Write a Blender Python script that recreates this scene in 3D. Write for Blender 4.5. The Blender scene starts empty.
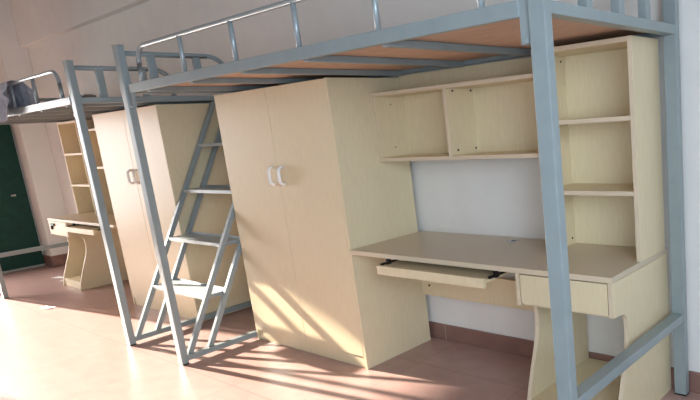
import bpy, bmesh, math, random
from mathutils import Vector, Matrix, noise
random.seed(4)
C = bpy.context.scene.collection
PI = math.pi

# ------------------------------------------------------------ materials
def mat(name, col, rough=.5, metal=0., spec=.5, noise_amt=0., scale=(8, 8, 8), bump=0., col2=None, detail=4., bscale=60.):
    m = bpy.data.materials.new(name); m.use_nodes = True
    nt = m.node_tree; b = nt.nodes['Principled BSDF']
    b.inputs['Roughness'].default_value = rough
    b.inputs['Metallic'].default_value = metal
    b.inputs['Specular IOR Level'].default_value = spec
    b.inputs['Base Color'].default_value = (*col, 1)
    tc = nt.nodes.new('ShaderNodeTexCoord')
    if noise_amt > 0 or col2:
        mp = nt.nodes.new('ShaderNodeMapping'); mp.inputs['Scale'].default_value = scale
        nz = nt.nodes.new('ShaderNodeTexNoise'); nz.inputs['Detail'].default_value = detail
        cr = nt.nodes.new('ShaderNodeMix'); cr.data_type = 'RGBA'
        c2 = col2 or tuple(max(0, c*(1-noise_amt)) for c in col)
        cr.inputs['A'].default_value = (*col, 1); cr.inputs['B'].default_value = (*c2, 1)
        rmp = nt.nodes.new('ShaderNodeMapRange')
        rmp.inputs['From Min'].default_value = .32; rmp.inputs['From Max'].default_value = .68
        nt.links.new(tc.outputs['Object'], mp.inputs['Vector'])
        nt.links.new(mp.outputs['Vector'], nz.inputs['Vector'])
        nt.links.new(nz.outputs['Fac'], rmp.inputs['Value'])
        nt.links.new(rmp.outputs['Result'], cr.inputs['Factor'])
        nt.links.new(cr.outputs['Result'], b.inputs['Base Color'])
    if bump > 0:
        n2 = nt.nodes.new('ShaderNodeTexNoise'); n2.inputs['Scale'].default_value = bscale
        bp = nt.nodes.new('ShaderNodeBump'); bp.inputs['Strength'].default_value = bump; bp.inputs['Distance'].default_value = .002
        nt.links.new(tc.outputs['Object'], n2.inputs['Vector'])
        nt.links.new(n2.outputs['Fac'], bp.inputs['Height'])
        nt.links.new(bp.outputs['Normal'], b.inputs['Normal'])
    return m

M = {}
M['steel'] = mat('painted_steel', (.28, .325, .325), .33, .0, .5, .08, (3, 3, 3), .1)
M['tube'] = mat('chromed_tube', (.36, .41, .425), .3, .3)
M['maple'] = mat('maple_laminate', (.76, .64, .42), .42, 0, .4, .0, (70, 70, 3), .0, (.69, .57, .365))
M['edge'] = mat('maple_edge_band', (.66, .54, .38), .45)
M['top'] = mat('desktop_laminate', (.62, .51, .365), .3, 0, .5, 0, (3, 60, 60), 0, (.58, .47, .335))
M['ply'] = mat('plywood', (.66, .45, .32), .7, 0, .3, 0, (2, 12, 12), 0, (.57, .37, .25))
M['wall'] = mat('wall_paint', (.80, .77, .72), .85, 0, .2, .04, (1.2, 1.2, 1.2), .25, None, 3., 90.)
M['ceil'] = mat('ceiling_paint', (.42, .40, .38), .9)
M['skirt'] = None
M['black'] = mat('black_metal', (.02, .022, .022), .4, .6)
M['screw'] = mat('dark_screw', (.06, .05, .045), .5, .5)
M['chrome'] = mat('pale_handle', (.85, .83, .79), .3, 0)
M['green'] = mat('green_door_paint', (.008, .052, .038), .6, 0, .25, .25, (3, 3, 3))
M['grey_edge'] = mat('grey_strip', (.30, .32, .31), .5)
M['plastic'] = mat('silver_plastic', (.42, .42, .43), .25, .6)
M['cloth'] = mat('grey_cotton', (.47, .51, .60), .95, 0, .1, .25, (9, 9, 9), .4)
M['brown'] = mat('brown_lump', (.22, .15, .11), .8)
M['paper'] = mat('white_paper', (.85, .83, .80), .8)
M['window'] = mat('window_frame_paint', (.8, .8, .8), .4)

def tile_mat(name, col, col2, jc, sx, sy, ox, oy, rough, vert=False, jw=.0035):
    m = mat(name, col, rough, 0, .5, 0, (1.6, 2.4, 2.4), .0, col2, 6.)
    nt = m.node_tree; b = nt.nodes['Principled BSDF']
    src = b.inputs['Base Color'].links[0].from_socket
    tc = [n for n in nt.nodes if n.type == 'TEX_COORD'][0]
    sep = nt.nodes.new('ShaderNodeSeparateXYZ'); nt.links.new(tc.outputs['Object'], sep.inputs[0])
    outs = []
    for ax, s, o in ((0, sx, ox), (1, sy, oy)):
        if s <= 0: continue
        a = nt.nodes.new('ShaderNodeMath'); a.operation = 'SUBTRACT'; a.inputs[1].default_value = o
        nt.links.new(sep.outputs[ax], a.inputs[0])
        p = nt.nodes.new('ShaderNodeMath'); p.operation = 'PINGPONG'; p.inputs[1].default_value = s/2
        nt.links.new(a.outputs[0], p.inputs[0])
        l = nt.nodes.new('ShaderNodeMath'); l.operation = 'LESS_THAN'; l.inputs[1].default_value = jw/2
        nt.links.new(p.outputs[0], l.inputs[0]); outs.append(l.outputs[0])
    f = outs[0]
    if len(outs) > 1:
        mx = nt.nodes.new('ShaderNodeMath'); mx.operation = 'MAXIMUM'
        nt.links.new(outs[0], mx.inputs[0]); nt.links.new(outs[1], mx.inputs[1]); f = mx.outputs[0]
    mi = nt.nodes.new('ShaderNodeMix'); mi.data_type = 'RGBA'
    mi.inputs['B'].default_value = (*jc, 1)
    nt.links.new(src, mi.inputs['A']); nt.links.new(f, mi.inputs['Factor'])
    nt.links.new(mi.outputs['Result'], b.inputs['Base Color'])
    return m
M['floor'] = tile_mat('pink_floor_tiles', (.46, .295, .255), (.41, .255, .22), (.27, .16, .135), .67, .62, .585, -.30, .33)
M['skirt'] = tile_mat('skirting_tiles', (.27, .145, .115), (.22, .115, .095), (.42, .33, .28), .67, 0, 1.17, 0, .35, jw=.004)

def tread_mat():
    m = mat('perforated_steel', (.40, .46, .48), .4, .2)
    nt = m.node_tree; b = nt.nodes['Principled BSDF']
    tc = [n for n in nt.nodes if n.type == 'TEX_COORD'][0]
    v = nt.nodes.new('ShaderNodeTexVoronoi'); v.inputs['Scale'].default_value = 70; v.inputs['Randomness'].default_value = .1
    nt.links.new(tc.outputs['Object'], v.inputs['Vector'])
    mr = nt.nodes.new('ShaderNodeMapRange'); mr.inputs['From Min'].default_value = .25; mr.inputs['From Max'].default_value = .35
    nt.links.new(v.outputs['Distance'], mr.inputs['Value'])
    mi = nt.nodes.new('ShaderNodeMix'); mi.data_type = 'RGBA'
    mi.inputs['A'].default_value = (.2, .235, .24, 1); mi.inputs['B'].default_value = (.42, .48, .49, 1)
    nt.links.new(mr.outputs['Result'], mi.inputs['Factor']); nt.links.new(mi.outputs['Result'], b.inputs['Base Color'])
    bp = nt.nodes.new('ShaderNodeBump'); bp.inputs['Strength'].default_value = .5; bp.inputs['Distance'].default_value = .003
    nt.links.new(mr.outputs['Result'], bp.inputs['Height']); nt.links.new(bp.outputs['Normal'], b.inputs['Normal'])
    return m
M['tread'] = tread_mat()

# ------------------------------------------------------------ helpers
def tag(o, label=None, cat=None, group=None, kind=None):
    if label: o['label'] = label
    if cat: o['category'] = cat
    if group: o['group'] = group
    if kind: o['kind'] = kind
    return o

def empty(name, loc, label, cat, group=None):
    o = bpy.data.objects.new(name, None); C.objects.link(o); o.location = loc
    o.empty_display_size = .1
    o['_o'] = list(loc)
    return tag(o, label, cat, group)

IDENT = lambda x: x
class MB:
    """collects shapes in world coordinates; fx maps x (used to mirror a design)"""
    def __init__(s, fx=IDENT): s.bm = bmesh.new(); s.fx = fx
    def box(s, x0, x1, y0, y1, z0, z1, bev=.0015):
        a, b = sorted((s.fx(x0), s.fx(x1)))
        t = bmesh.new(); bmesh.ops.create_cube(t, size=1)
        for v in t.verts:
            v.co = Vector((a if v.co.x < 0 else b, y0 if v.co.y < 0 else y1, z0 if v.co.z < 0 else z1))
        if bev: bmesh.ops.bevel(t, geom=t.edges[:], offset=min(bev, .3*min(b-a, y1-y0, z1-z0)), segments=2, affect='EDGES', profile=.6)
        s.add(t); return s
    def add(s, t):
        me = bpy.data.meshes.new('tmp'); t.to_mesh(me); t.free(); s.bm.from_mesh(me); bpy.data.meshes.remove(me)
    def prism(s, poly, axis, c0, c1, bev=.0012):
        """poly = 2D points; axis 'x': points are (y,z) extruded x c0..c1; axis 'y': (x,z)"""
        t = bmesh.new(); A = []; B = []
        for p in poly:
            if axis == 'x':
                A.append(t.verts.new((s.fx(c0), p[0], p[1]))); B.append(t.verts.new((s.fx(c1), p[0], p[1])))
            else:
                A.append(t.verts.new((s.fx(p[0]), c0, p[1]))); B.append(t.verts.new((s.fx(p[0]), c1, p[1])))
        t.faces.new(A); t.faces.new(B[::-1]); n = len(poly)
        for i in range(n): t.faces.new((A[i], B[i], B[(i+1) % n], A[(i+1) % n]))
        bmesh.ops.recalc_face_normals(t, faces=t.faces[:])
        if bev:
            es = [e for f in t.faces if len(f.verts) == n for e in f.edges] if n > 4 else t.edges[:]
            bmesh.ops.bevel(t, geom=list(set(es)), offset=bev, segments=1, affect='EDGES')
        s.add(t); return s
    def tube(s, pts, r, seg=12, cap=True):
        t = bmesh.new(); P = [Vector((s.fx(p[0]), p[1], p[2])) for p in pts]; rings = []
        up = None
        for i, p in enumerate(P):
            d = (P[min(i+1, len(P)-1)] - P[max(i-1, 0)]).normalized()
            if up is None:
                up = Vector((0, 1, 0)) if abs(d.y) < .9 else Vector((0, 0, 1))
            u = (up - d*up.dot(d)).normalized(); up = u; w = d.cross(u)
            rings.append([t.verts.new(p + (u*math.cos(2*PI*k/seg) + w*math.sin(2*PI*k/seg))*r) for k in range(seg)])
        for a, b in zip(rings, rings[1:]):
            for k in range(seg): t.faces.new((a[k], a[(k+1) % seg], b[(k+1) % seg], b[k])).smooth = True
        if cap: t.faces.new(rings[0][::-1]); t.faces.new(rings[-1])
        bmesh.ops.recalc_face_normals(t, faces=t.faces[:])
        s.add(t); return s
    def build(s, name, m, parent=None, origin=None):
        me = bpy.data.meshes.new(name)
        bmesh.ops.recalc_face_normals(s.bm, faces=s.bm.faces[:])
        o = bpy.data.objects.new(name, me)
        root = parent
        if parent is not None:
            org = Vector(parent['_o'])
        else:
            org = Vector(origin) if origin else Vector((0, 0, 0))
            o.location = org
        bmesh.ops.translate(s.bm, verts=s.bm.verts[:], vec=-org)
        s.bm.to_mesh(me); s.bm.free()
        me.materials.append(m); C.objects.link(o)
        if parent is not None: o.parent = parent
        o['_o'] = list(org)
        return o

def arc(cx, cz, r, a0, a1, n=8):
    return [(cx + r*math.cos(math.radians(a0+(a1-a0)*i/n)), cz + r*math.sin(math.radians(a0+(a1-a0)*i/n))) for i in range(n+1)]

# ------------------------------------------------------------ the room
XL, XR, YF, ZC = -4.63, 4.7, -3.7, 2.75
def wall_with_hole(name, plane, at, thick, a0, a1, z0, z1, h):
    """wall perpendicular to x ('x') or y; h = (b0,b1,hz0,hz1) opening or None"""
    m = MB()
    def bx(p0, p1, q0, q1):
        lo, hi = sorted((at, at+thick))
        if plane == 'x': m.box(lo, hi, p0, p1, q0, q1, 0)
        else: m.box(p0, p1, lo, hi, q0, q1, 0)
    if h is None: bx(a0, a1, z0, z1)
    else:
        bx(a0, h[0], z0, z1); bx(h[1], a1, z0, z1)
        if h[2] > z0 + .001: bx(h[0], h[1], z0, h[2])
        if h[3] < z1 - .001: bx(h[0], h[1], h[3], z1)
    return tag(m.build(name, M['wall']), kind='structure')
tag(MB().box(XL-.2, XR+.2, YF-.2, .2, -.1, 0, 0).build('floor', M['floor']), kind='structure')
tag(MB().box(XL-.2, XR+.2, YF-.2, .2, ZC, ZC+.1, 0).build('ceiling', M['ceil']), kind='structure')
wall_with_hole('wall_back', 'y', 0, .2, XL-.2, XR+.2, 0, ZC, None)
FW = (2.3, 4.3, .02, 1.9)
wall_with_hole('wall_front', 'y', YF, -.2, XL-.2, XR+.2, 0, ZC, FW)
LW = (-2.2, -1.03, 0.02, 2.05); RW = (-3.45, -1.75, .8, 2.3)
wall_with_hole('wall_left', 'x', XL, -.2, YF, 0, 0, ZC, LW)
wall_with_hole('wall_right', 'x', XR, .2, YF, 0, 0, ZC, RW)
# corner pillar and the beam that runs along the top of the back wall
tag(MB().box(XL, -4.38, -.215, 0, 0, ZC, .004).build('trim_1', M['wall']), kind='structure')
tag(MB().box(-4.38, XR, -.06, 0, 2.25, ZC, .004).build('trim_2', M['wall']), kind='structure')
# skirting
tag(MB().box(-4.38, XR, -.012, 0, 0, .094, .003).build('baseboard_back', M['skirt']), kind='structure')
m = MB(); m.box(XL, -4.368, -.227, -.215, 0, .12, .003); m.box(-4.38, -4.368, -.215, -.012, 0, .12, .003)
tag(m.build('baseboard_pillar', M['skirt']), kind='structure')
def window(name, x, w, nm):
    m = MB(); t = .05
    m.box(x-.03, x+.03, w[0], w[0]+t, w[2], w[3]); m.box(x-.03, x+.03, w[1]-t, w[1], w[2], w[3])
    m.box(x-.03, x+.03, w[0]+t, w[1]-t, w[2], w[2]+t); m.box(x-.03, x+.03, w[0]+t, w[1]-t, w[3]-t, w[3])
    for k in range(1, nm):
        y = w[0] + (w[1]-w[0])*k/nm
        m.box(x-.025, x+.025, y-.02, y+.02, w[2]+t, w[3]-t)
    return tag(m.build(name, M['window']), kind='structure')
window('window_1', XL-.1, LW, 1); window('window_2', XR+.1, RW, 3)
m = MB(); y = YF-.1
m.box(FW[0], FW[0]+.05, y-.03, y+.03, FW[2], FW[3]); m.box(FW[1]-.05, FW[1], y-.03, y+.03, FW[2], FW[3])
m.box(FW[0]+.05, FW[1]-.05, y-.03, y+.03, FW[3]-.05, FW[3]); m.box(FW[0]+.05, FW[1]-.05, y-.03, y+.03, FW[2], FW[2]+.05)
m.box(3.27, 3.33, y-.025, y+.025, FW[2]+.05, FW[3]-.05)
tag(m.build('window_3', M['window']), kind='structure')
# green door at the far left
d = tag(MB().box(XL, XL+.045, -1.02, -.235, .03, 1.66, .003).build('door_1', M['green']), kind='structure')
m = MB(); m.box(XL+.045, XL+.058, -.93, -.78, .18, 1.52, .003)
m2 = MB(); m2.box(XL, XL+.05, -1.02, -.235, .005, .028, .002); m2.build('threshold', M['grey_edge'], d)
m = MB(); m.box(XL+.045, XL+.052, -.36, -.325, .80, .92, .002); m.build('lock_plate', M['green'], d)
m = MB(); m.tube([(XL+.045, -.342, .79), (XL+.075, -.342, .79)], .008); m.box(XL+.068, XL+.076, -.375, -.338, .778, .796)
m.build('door_handle', M['plastic'], d)

# ------------------------------------------------------------ loft beds
PW, PD = .052, .034
YFr = -.913
def make_bed(label, fx, eb=0):
    x0 = fx(1.3)
    r = empty('loft_bed', (x0, -.45, 0), label, 'loft bed', 'grey steel loft beds')
    st = M['steel']
    def B(name, *bx, m=st, parent=r, bev=.003):
        k = MB(fx)
        for b in bx: k.box(*b, bev)
        return k.build(name, m, parent)
    # posts: the ladder end is x=0, the other end x=2.6
    top = 1.687
    for nm, x, y, zt in (('post', 0, YFr, top), ('post', 2.6-PW, YFr, top), ('post', 2.6-PW, -.023-PD, top), ('post', 0, -.023-PD, 1.49)):
        p = B(nm, (x, x+PW, y, y+PD, .006, zt))
        B('cap', (x-.001, x+PW+.001, y-.001, y+PD+.001, zt, zt+.004), m=M['grey_edge'], parent=p, bev=.001)
        B('foot', (x, x+PW, y, y+PD, 0, .005), m=M['black'], parent=p, bev=.001)
    # long rails
    B('side_rail', (PW+.035, 2.6-PW-.035, YFr+.006, YFr+.028, 1.456, 1.4995))
    B('side_rail', (PW, 2.6-PW, -.051, -.029, 1.456, 1.4995))
    for x in (PW, 2.6-PW-.037):
        k = MB(fx); k.box(x, x+.037, YFr+.010, YFr+.026, 1.384, 1.505, .002)
        k.box(x+.010, x+.028, YFr+.004, YFr+.014, 1.386, 1.40, .002)
        k.build('bracket', st, r)
    # end rails
    for xa, wd in ((.006, .035), (2.550, .048)):
        B('end_rail', (xa, xa+wd, YFr+PD, -.057, 1.455, 1.4885))
        B('board_ledge', (xa-.022 if xa > 1 else xa+.035, xa-.001 if xa > 1 else xa+.057, YFr+PD, -.057, 1.462, 1.467), bev=.001)
    # bars near the floor: the ladder bar, and the high bar of the other end
    B('floor_bar', (.010, .046, YFr+PD, -.057, .016, .047))
    B('end_bar', (2.6-.050, 2.6-.002, YFr+PD, -.057, .330+eb, .364+eb))
    # cross slats under the boards
    for k in range(5):
        x = .235 + k*.43
        B('cross_slat', (x-.015, x+.015, YFr+.028, -.051, 1.449, 1.4735), bev=.002)
    # plywood boards
    for k, (a, b) in enumerate(((.065, .878), (.882, 1.708), (1.712, 2.545))):
        B('bed_board', (a, b, YFr+.03, -.053, 1.4745, 1.4865), m=M['ply'], bev=.001)
    # front guard rail
    yg = YFr + .017
    pts = [(.222, yg, 1.495), (.222, yg, 1.58)] + [(x, yg, z) for x, z in arc(.302, 1.578, .08, 180, 90, 8)] + \
          [(2.6-x, yg, z) for x, z in arc(.302, 1.578, .08, 90, 180, 8)] + [(2.6-.222, yg, 1.58), (2.6-.222, yg, 1.495)]
    g = MB(fx).tube(pts, .0105).build('guard_rail', M['tube'], r)
    for x in (.655, 1.085, 1.515, 1.945):
        MB(fx).tube([(x, yg, 1.497), (x, yg, 1.652)], .0095).build('baluster', M['tube'], g)
    # rear guard rail of the far side is low and plain
    # end guard at the ladder end: curves down before the back post
    xe = .024
    pts = [(xe, YFr+PD-.002, 1.652), (xe, -.47, 1.652)] + [(xe, y, z) for y, z in arc(-.47, 1.552, .10, 90, 10, 8)] + [(xe, -.371, 1.488)]
    g = MB(fx).tube(pts, .0135, 12).build('end_guard', st, r)
    for y in (-.757, -.53):
        B('upright', (xe-.010, xe+.010, y-.019, y+.019, 1.487, 1.646), parent=g)
    xe = 2.6-.024
    g = B('end_guard', (xe-.012, xe+.012, YFr+PD, -.057, 1.640, 1.667))
    for y in (-.668, -.468, -.275):
        B('upright', (xe-.014, xe+.018, y-.018, y+.018, 1.487, 1.641), parent=g)
    return r
A = IDENT
Bm = lambda x: -.627 - x
Bd = lambda x: -.665 - x
make_bed('nearer grey steel loft bed over the wardrobe and desk, right half of the photo', A)
make_bed('farther grey steel loft bed at the far left, jacket hung on its guard rail', Bm, .022)

# ------------------------------------------------------------ ladder between the beds
r = empty('step_ladder', (-.3135, -.5, .047), 'grey steel step ladder with perforated treads slanting up between the two loft beds', 'ladder')
sl = .513
yf = lambda z: -.868 + sl*(z-.051)
for xa in (.006, -.627-.034):
    for off in (0, .112):
        z0, z1 = .048, 1.447
        w = .030
        poly = [(yf(z0)+off, z0), (yf(z0)+off+w, z0), (yf(z1)+off+w, z1), (yf(z1)+off, z1)]
        if off > 0: 
            z1 = 1.30; poly = [(yf(z0)+off, z0), (yf(z0)+off+w, z0), (yf(z1)+off+w, z1), (yf(z1)+off, z1)]
        MB().prism(poly, 'x', xa, xa+.028, .002).build('stringer', M['steel'], r)
for z in (.335, .612, .898, 1.178):
    y = yf(z)
    m = MB()
    m.box(-.632, .005, y-.002, y+.140, z-.004, z, .001)
    m.box(-.632, .005, y-.002, y+.002, z-.020, z-.004, .001)
    m.box(-.632, .005, y+.136, y+.140, z, z+.012, .001)
    t = m.build('tread', M['tread'], r)
    for xs in (.0005, -.632):
        MB().box(xs, xs+.0045, y+.002, y+.136, z-.020, z-.0045, .001).build('side_flange', M['steel'], t)
    for xs in (.0345,):
        MB().tube([(xs-.001, y+.016, z-.012), (xs+.002, y+.016, z-.012)], .004, 8).build('bolt', M['plastic'], t)

# ------------------------------------------------------------ wardrobes
def make_wardrobe(label, fx):
    x0, x1, yf_, yb, h = .049, 1.073, -.482, -.038, 1.440
    r = empty('wardrobe', (fx((x0+x1)/2), -.26, 0), label, 'wardrobe', 'maple two-door wardrobes')
    t = .017; w = M['maple']
    def B(name, *b, m=w, parent=r, bev=.0012): 
        k = MB(fx)
        for q in b: k.box(*q, bev)
        return k.build(name, m, parent)
    for a in (x0, x1-t): 
        s = B('side_panel', (a, a+t, yf_+.0015, yb, 0, h))
        B('edge_band', (a, a+t, yf_, yf_+.0012, 0, h), m=M['maple'], parent=s, bev=0)
    B('top_panel', (x0+t, x1-t, yf_+.016, yb, h-t, h))
    B('bottom_panel', (x0+t, x1-t, yf_+.018, yb, .046, .063))
    B('back_panel', (x0+t, x1-t, yb-.006, yb, .063, h-t))
    B('plinth', (x0+t+.001, x1-t-.001, yf_+.006, yf_+.02, 0.001, .062))
    xm = (x0+x1)/2
    for a, b, hx, s in ((x0+.003, xm-.0012, xm-.045, -1), (xm+.0012, x1-t-.0015, xm+.045, 1)):
        dr = B('door', (a, b, yf_-.0005, yf_+.0155, .065, h-.002))
        k = MB(fx); z0, z1 = .945, 1.034; y = yf_-.001
        hx2 = hx
        pts = [(hx2, y+.002, z0), (hx2, y-.012, z0+.001), (hx2, y-.022, z0+.009), (hx2, y-.025, z0+.02),
               (hx2, y-.025, z1-.02), (hx2, y-.022, z1-.009), (hx2, y-.012, z1-.001), (hx2, y+.002, z1)]
        k.tube(pts, .0085, 10)
        k.build('handle', M['chrome'], dr)
    return r
make_wardrobe('tall pale maple wardrobe under the nearer loft bed, beside the desk in the middle', A)
make_wardrobe('tall pale maple wardrobe behind the step ladder, under the farther loft bed', Bm)

# ------------------------------------------------------------ desks
def ped_profile():
    """side panel of the drawer pedestal: (y,z) outline, scooped front"""
    p = [(-.014, 0), (-.014, .603), (-.488, .603), (-.488, .474), (-.428, .470)]
    p += [(-.412, .466), (-.398, .456), (-.388, .440), (-.384, .42), (-.382, .39), (-.384, .355), (-.392, .315), (-.405, .275),
          (-.422, .230), (-.440, .185), (-.458, .135), (-.472, .095), (-.482, .060), (-.489, .025), (-.492, 0)]
    return p
def make_desk(label, fx, key):
    x0, x1 = 1.0745, 2.516
    r = empty('desk', (fx((x0+x1)/2), -.25, 0), label, 'desk', 'maple computer desks')
    def B(name, *b, m=M['maple'], parent=r, bev=.0012): 
        k = MB(fx)
        for q in b: k.box(*q, bev)
        return k.build(name, m, parent)
    tp = B('desktop', (x0, x1, -.4895, -.012, .604, .626), m=M['top'], bev=.002)
    B('edge_band', (x0, x1, -.4915, -.4897, .6045, .6255), m=M['edge'], parent=tp, bev=.0004)
    k = MB(fx); k.tube([(1.765, -.085, .6262), (1.765, -.085, .6285)], .032, 24); g = k.build('cable_grommet', M['plastic'], r)
    k = MB(fx); k.tube([(1.775, -.092, .6286), (1.775, -.092, .6292)], .013, 16); k.build('cable_hole', M['black'], g)
    for a in (2.087, 2.498):
        s = MB(fx).prism(ped_profile(), 'x', a, a+.018).build('side_panel', M['maple'], r)
        k = MB(fx); pr = ped_profile()[2:]
        bm = k.bm; prev = None
        for (y, z) in pr:
            v = (bm.verts.new((fx(a+.0005), y-.0012, z)), bm.verts.new((fx(a+.0175), y-.0012, z)))
            v2 = (bm.verts.new((fx(a+.0005), y+.0012, z-.0002)), bm.verts.new((fx(a+.0175), y+.0012, z-.0002)))
            if prev:
                q, q2 = prev
                bm.faces.new((q[0], q[1], v[1], v[0])); bm.faces.new((q2[1], q2[0], v2[0], v2[1]))
                bm.faces.new((q[0], v[0], v2[0], q2[0])); bm.faces.new((q[1], q2[1], v2[1], v[1]))
            prev = (v, v2)
        k.build('edge_band', M['edge'], s)
    B('bottom_shelf', (2.105, 2.498, -.47, -.016, .052, .068))
    B('kick_board', (2.105, 2.498, -.478, -.462, .001, .070))
    B('drawer_floor', (2.107, 2.496, -.47, -.05, .470, .480))
    dr = B('drawer', (2.110, 2.4945, -.4895, -.474, .482, .5995))
    k = MB(fx); k.tube([(2.30, -.488, .575), (2.30, -.4935, .575)], .009, 14); lk = k.build('lock', M['plastic'], dr)
    if key:
        k = MB(fx); k.box(2.36, 2.44, -.500, -.490, .562, .584, .002)
        k.build('key', M['black'], dr)
        k = MB(fx); k.tube([(2.42, -.496, .562), (2.425, -.498, .54), (2.42, -.498, .53)], .008, 8); k.build('key_fob', M['black'], dr)
    B('modesty_panel', (x0+.001, 2.0865, -.062, -.046, .277, .42))
    # keyboard tray, pulled out a little
    ty = -.545
    tr = B('keyboard_tray', (1.335, 1.965, ty+.012, -.13, .560, .574))
    B('tray_front', (1.33, 1.968, ty, ty+.0155, .543, .583), parent=tr)
    for xa in (1.318, 1.968):
        k = MB(fx); k.box(xa+.001, xa+.011, -.515, -.12, .575, .585, .001); k.box(xa+.003, xa+.009, -.470, -.10, .594, .6035, .001)
        k.box(xa-.002, xa+.014, -.478, -.458, .570, .6035, .001)
        k.build('tray_slide', M['black'], tr)
    # side cleat against the wardrobe
    B('side_cleat', (x0+.0005, x0+.018, -.30, -.065, .575, .603))
    MB(fx).tube([(1.14, -.061, .395), (1.14, -.066, .395)], .006, 10).build('screw', M['screw'], r)
    MB(fx).tube([(1.14, -.061, .335), (1.14, -.066, .335)], .006, 10).build('screw', M['screw'], r)
    return r
make_desk('pale maple desk with keyboard tray pulled out, under the nearer loft bed', A, False)
make_desk('pale maple desk by the corner pillar, keys hanging in its drawer lock', Bd, True)

# ------------------------------------------------------------ hutch over each desk
def make_tower(label, fx):
    x0, x1, yf_, yb, z0, z1 = 2.080, 2.518, -.261, -.036, .6265, 1.449
    t = .018
    r = empty('bookcase', (fx((x0+x1)/2), -.15, z0), label, 'bookcase', 'narrow bookcases on the desks')
    def B(name, *b, m=M['maple'], parent=r, bev=.0012): 
        k = MB(fx)
        for q in b: k.box(*q, bev)
        return k.build(name, m, parent)
    for a in (x0, x1-t):
        t = .018 if a > x0 else .012
        s = B('side_panel', (a, a+t, yf_+.0015, yb, z0, z1))
        B('edge_band', (a+.0005, a+t-.0005, yf_-.0002, yf_+.0013, z0, z1), m=M['edge'], parent=s, bev=.0003)
    t = .018; xi = x0+.012
    s = B('top_panel', (xi, x1-t, yf_+.0015, yb, z1-t, z1))
    B('edge_band', (xi, x1-t, yf_-.0002, yf_+.0013, z1-t+.0005, z1-.0005), m=M['edge'], parent=s, bev=.0003)
    B('back_panel', (xi, x1-t, yb-.006, yb, z0, z1-t))
    for z in (1.164, .8864):
        s = B('shelf', (xi, x1-t, yf_+.003, yb-.006, z-.009, z+.009))
        B('edge_band', (xi, x1-t, yf_+.001, yf_+.0028, z-.0085, z+.0085), m=M['edge'], parent=s, bev=.0003)
    for y, z in ((-.07, .655), (-.20, .655), (-.07, 1.41), (-.20, 1.41)):
        MB(fx).tube([(x0+.011, y, z), (x0+.0145, y, z)], .0045, 10).build('screw', M['screw'], r)
make_tower('narrow three-tier maple bookcase standing on the nearer desk, behind the bed post', A)
make_tower('narrow three-tier maple bookcase standing on the farther desk by the pillar', Bd)

def make_box(label, fx):
    x0, x1, yf_, yb, z0, z1 = 1.0745, 2.0795, -.233, -.040, 1.027, 1.365
    t = .018
    r = empty('hanging_shelf', (fx((x0+x1)/2), -.13, z0), label, 'shelf', 'open shelf boxes above the desks')
    def B(name, *b, m=M['maple'], parent=r, bev=.0012): 
        k = MB(fx)
        for q in b: k.box(*q, bev)
        return k.build(name, m, parent)
    def panel(name, x_0, x_1, z_0, z_1, hor):
        s = B(name, (x_0, x_1, yf_+.0015, yb, z_0, z_1))
        e = .0005
        B('edge_band', (x_0 + (0 if hor else e), x_1 - (0 if hor else e), yf_-.0002, yf_+.0013, z_0+(e if hor else 0), z_1-(e if hor else 0)), m=M['edge'], parent=s, bev=.0003)
    panel('top_panel', x0, x1, z1-t, z1, True); panel('bottom_panel', x0, x1, z0, z0+t, True)
    panel('side_panel', x0, x0+t, z0+t, z1-t, False); panel('side_panel', x1-t, x1, z0+t, z1-t, False)
    panel('divider', 1.553, 1.571, z0+t, z1-t, False)
    B('back_panel', (x0+t, x1-t, yb-.006, yb, z0+t, z1-t))
    B('upper_back_panel', (x0, x1, yb-.006, yb, z1, 1.449))
    for y in (-.187, -.062):
        for z in (1.068, 1.336):
            MB(fx).tube([(1.571-.001, y, z), (1.571+.003, y, z)], .005, 10).build('screw', M['screw'], r)
    for z in (1.093, 1.307):
        MB(fx).tube([(x0+t-.001, -.139, z), (x0+t+.0018, -.139, z)], .0036, 8).build('screw', M['screw'], r)
make_box('open maple shelf box with one divider, between wardrobe and bookcase above the nearer desk', A)
make_box('open maple shelf box above the farther desk, mostly hidden by a bed post', Bd)

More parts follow.
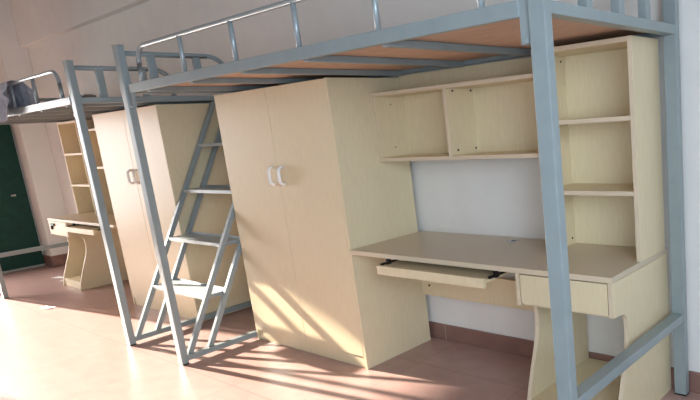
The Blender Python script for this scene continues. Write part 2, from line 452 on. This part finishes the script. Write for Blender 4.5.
# ------------------------------------------------------------ jacket on the far guard rail
def jacket():
    bm = bmesh.new(); yg = YFr + .017; zt = 1.6695
    nu, nv = 44, 40; grid = []
    for i in range(nu+1):
        u = i/nu; row = []
        for j in range(nv+1):
            v = j/nv*2-1                      # -1 front hem .. 0 on the rail .. 1 back hem
            front = v < 0; a = abs(v)
            xr = -1.64 + .02*math.sin(a*9) if front else -1.65 + .22*min(1, a*1.35) - .05*max(0, a-.8)/.2
            if front: xr += .03*math.sin(a*PI)
            xl = -2.34
            x = xl + (xr-xl)*u
            Lh = (.225 + .03*math.sin(x*13)) if front else (.175 + .02*math.sin(x*17))
            if front and u > .86: Lh *= 1 - .25*((u-.86)/.14)**2
            drop = max(0, a*Lh*1.06 - .018)
            n = noise.noise(Vector((x*9, v*3, 1.3)))*.024 + noise.noise(Vector((x*26, v*5, 4)))*.009
            fold = .014*math.sin(x*46 + a*2.2)*min(1, a*2.5)
            if a < .09:
                th = v/.09*PI/2
                y = yg + math.sin(th)*.017; z = zt - .006 + math.cos(th)*.012
            else:
                sgn = -1 if front else 1
                y = yg + sgn*(.020 + .022*min(1, a*1.5) + abs(n) + fold*.5 + .012); z = zt - .006 - drop
                if not front: z = max(z, 1.505)
            row.append(bm.verts.new((x, y, z + n*.25*a)))
        grid.append(row)
    for i in range(nu):
        for j in range(nv): bm.faces.new((grid[i][j], grid[i+1][j], grid[i+1][j+1], grid[i][j+1])).smooth = True
    m = MB(); m.bm.free(); m.bm = bm
    o = m.build('jacket', M['cloth'], None, (-2.0, yg, 1.67))
    s = o.modifiers.new('thick', 'SOLIDIFY'); s.thickness = .006; s.offset = 0
    s = o.modifiers.new('sub', 'SUBSURF'); s.levels = 1; s.render_levels = 1
    return tag(o, 'crumpled grey-blue jacket draped over the guard rail of the farther bed', 'jacket')
jacket()

# small odds and ends
def lump(name, m, c, s, label, cat, seed, group=None, sub=3, squash=1):
    bm = bmesh.new(); bmesh.ops.create_icosphere(bm, subdivisions=sub, radius=1)
    for v in bm.verts:
        n = 1 + .35*noise.noise(v.co*1.7 + Vector((seed, 0, 0)))
        v.co = Vector((c[0]+v.co.x*s[0]*n, c[1]+v.co.y*s[1]*n, c[2]+max(v.co.z*s[2]*n, -s[2]*.8)+s[2]*.8))
    for f in bm.faces: f.smooth = True
    k = MB(); k.bm.free(); k.bm = bm
    return tag(k.build(name, m, None, c), label, cat, group)
lump('cloth_scrap', M['brown'], (-.74, -.80, 1.4815), (.030, .035, .018), 'small brown scrap lying on the boards of the farther bed, near its post', 'scrap', 2)
def scrap(c, w, l, rot, label, seed):
    bm = bmesh.new(); g = []; n = 6
    for i in range(n+1):
        row = []
        for j in range(n+1):
            a = (i/n-.5)*w*(1+.3*math.sin(j*2+seed)); b = (j/n-.5)*l
            x = a*math.cos(rot)-b*math.sin(rot); y = a*math.sin(rot)+b*math.cos(rot)
            z = .0025 + .008*abs(noise.noise(Vector((x*40+seed, y*40, 0))))
            row.append(bm.verts.new((c[0]+x, c[1]+y, z)))
        g.append(row)
    for i in range(n):
        for j in range(n): bm.faces.new((g[i][j], g[i+1][j], g[i+1][j+1], g[i][j+1]))
    k = MB(); k.bm.free(); k.bm = bm
    o = k.build('paper_scrap', M['paper'], None, (c[0], c[1], 0)); s = o.modifiers.new('t', 'SOLIDIFY'); s.thickness = .001
    return tag(o, label, 'paper scrap', 'paper scraps on the floor')
scrap((-3.62, -.38), .16, .05, .3, 'white crumpled paper scrap on the floor beside the farther desk pedestal', 1)
scrap((-3.42, -.41), .07, .05, 1.2, 'tiny white paper scrap touching the foot of the farther desk pedestal', 5)
scrap((-2.36, -.84), .11, .05, .2, 'white paper scrap alone on the open floor in front of the farther bed', 9)

# ------------------------------------------------------------ light
def area(name, loc, rot, sx, sy, power, col, spread=180):
    l = bpy.data.lights.new(name, 'AREA'); l.shape = 'RECTANGLE'; l.size = sx; l.size_y = sy
    l.energy = power; l.color = col; l.spread = math.radians(spread)
    o = bpy.data.objects.new(name, l); C.objects.link(o); o.location = loc; o.rotation_euler = rot
    return o
SUN = Vector((1, .135, -.32)).normalized()
s = bpy.data.lights.new('sun', 'SUN'); s.energy = 23; s.angle = math.radians(1.1); s.color = (1, .89, .77)
so = bpy.data.objects.new('sun', s); C.objects.link(so); so.location = (-7, -2, 4)
so.rotation_euler = SUN.to_track_quat('-Z', 'Y').to_euler()
# daylight in the balcony opening (left) and in the window (right)
area('daylight_left', (XL-.02, (LW[0]+LW[1])/2, 1.0), (0, math.radians(-60), 0), 1.7, 1.0, 44, (1, .97, .95), 140)
area('daylight_right', (XR-.02, (RW[0]+RW[1])/2, 1.5), (0, math.radians(74), math.radians(-25)), 1.4, 1.6, 36, (.66, .82, 1), 130)
area('daylight_front', ((FW[0]+FW[1])/2, YF+.02, 1.0), (math.radians(90), 0, 0), 1.9, 1.7, 11, (.58, .79, 1), 150)
w = bpy.data.worlds.new('world'); bpy.context.scene.world = w; w.use_nodes = True
bg = w.node_tree.nodes['Background']; bg.inputs[0].default_value = (.75, .86, 1, 1); bg.inputs[1].default_value = 1.0

# ------------------------------------------------------------ camera
cd = bpy.data.cameras.new('camera'); cam = bpy.data.objects.new('camera', cd); C.objects.link(cam)
yaw, pitch, roll = .6187, -.2029, -.0750
cy, sy, cp, sp = math.cos(yaw), math.sin(yaw), math.cos(pitch), math.sin(pitch)
fwd = Vector((-sy*cp, cy*cp, sp)); right = Vector((cy, sy, 0)); up = right.cross(fwd)
r2 = right*math.cos(roll) + up*math.sin(roll); u2 = -right*math.sin(roll) + up*math.cos(roll)
Mx = Matrix((( r2.x, u2.x, -fwd.x, 3.5035), (r2.y, u2.y, -fwd.y, -2.2462), (r2.z, u2.z, -fwd.z, 1.1973), (0, 0, 0, 1)))
cam.matrix_world = Mx
cd.sensor_width = 36; cd.lens = 596.3247/700*36
cd.shift_x = (350-546.8459)/700; cd.shift_y = (237.8927-200)/700
cd.clip_start = .05
sc = bpy.context.scene; sc.camera = cam
sc.view_settings.view_transform = 'Standard'; sc.view_settings.look = 'None'
sc.view_settings.gamma = 1; sc.view_settings.use_curve_mapping = False
sc.view_settings.exposure = 0.35
for o in bpy.data.objects:
    if '_o' in o: del o['_o']
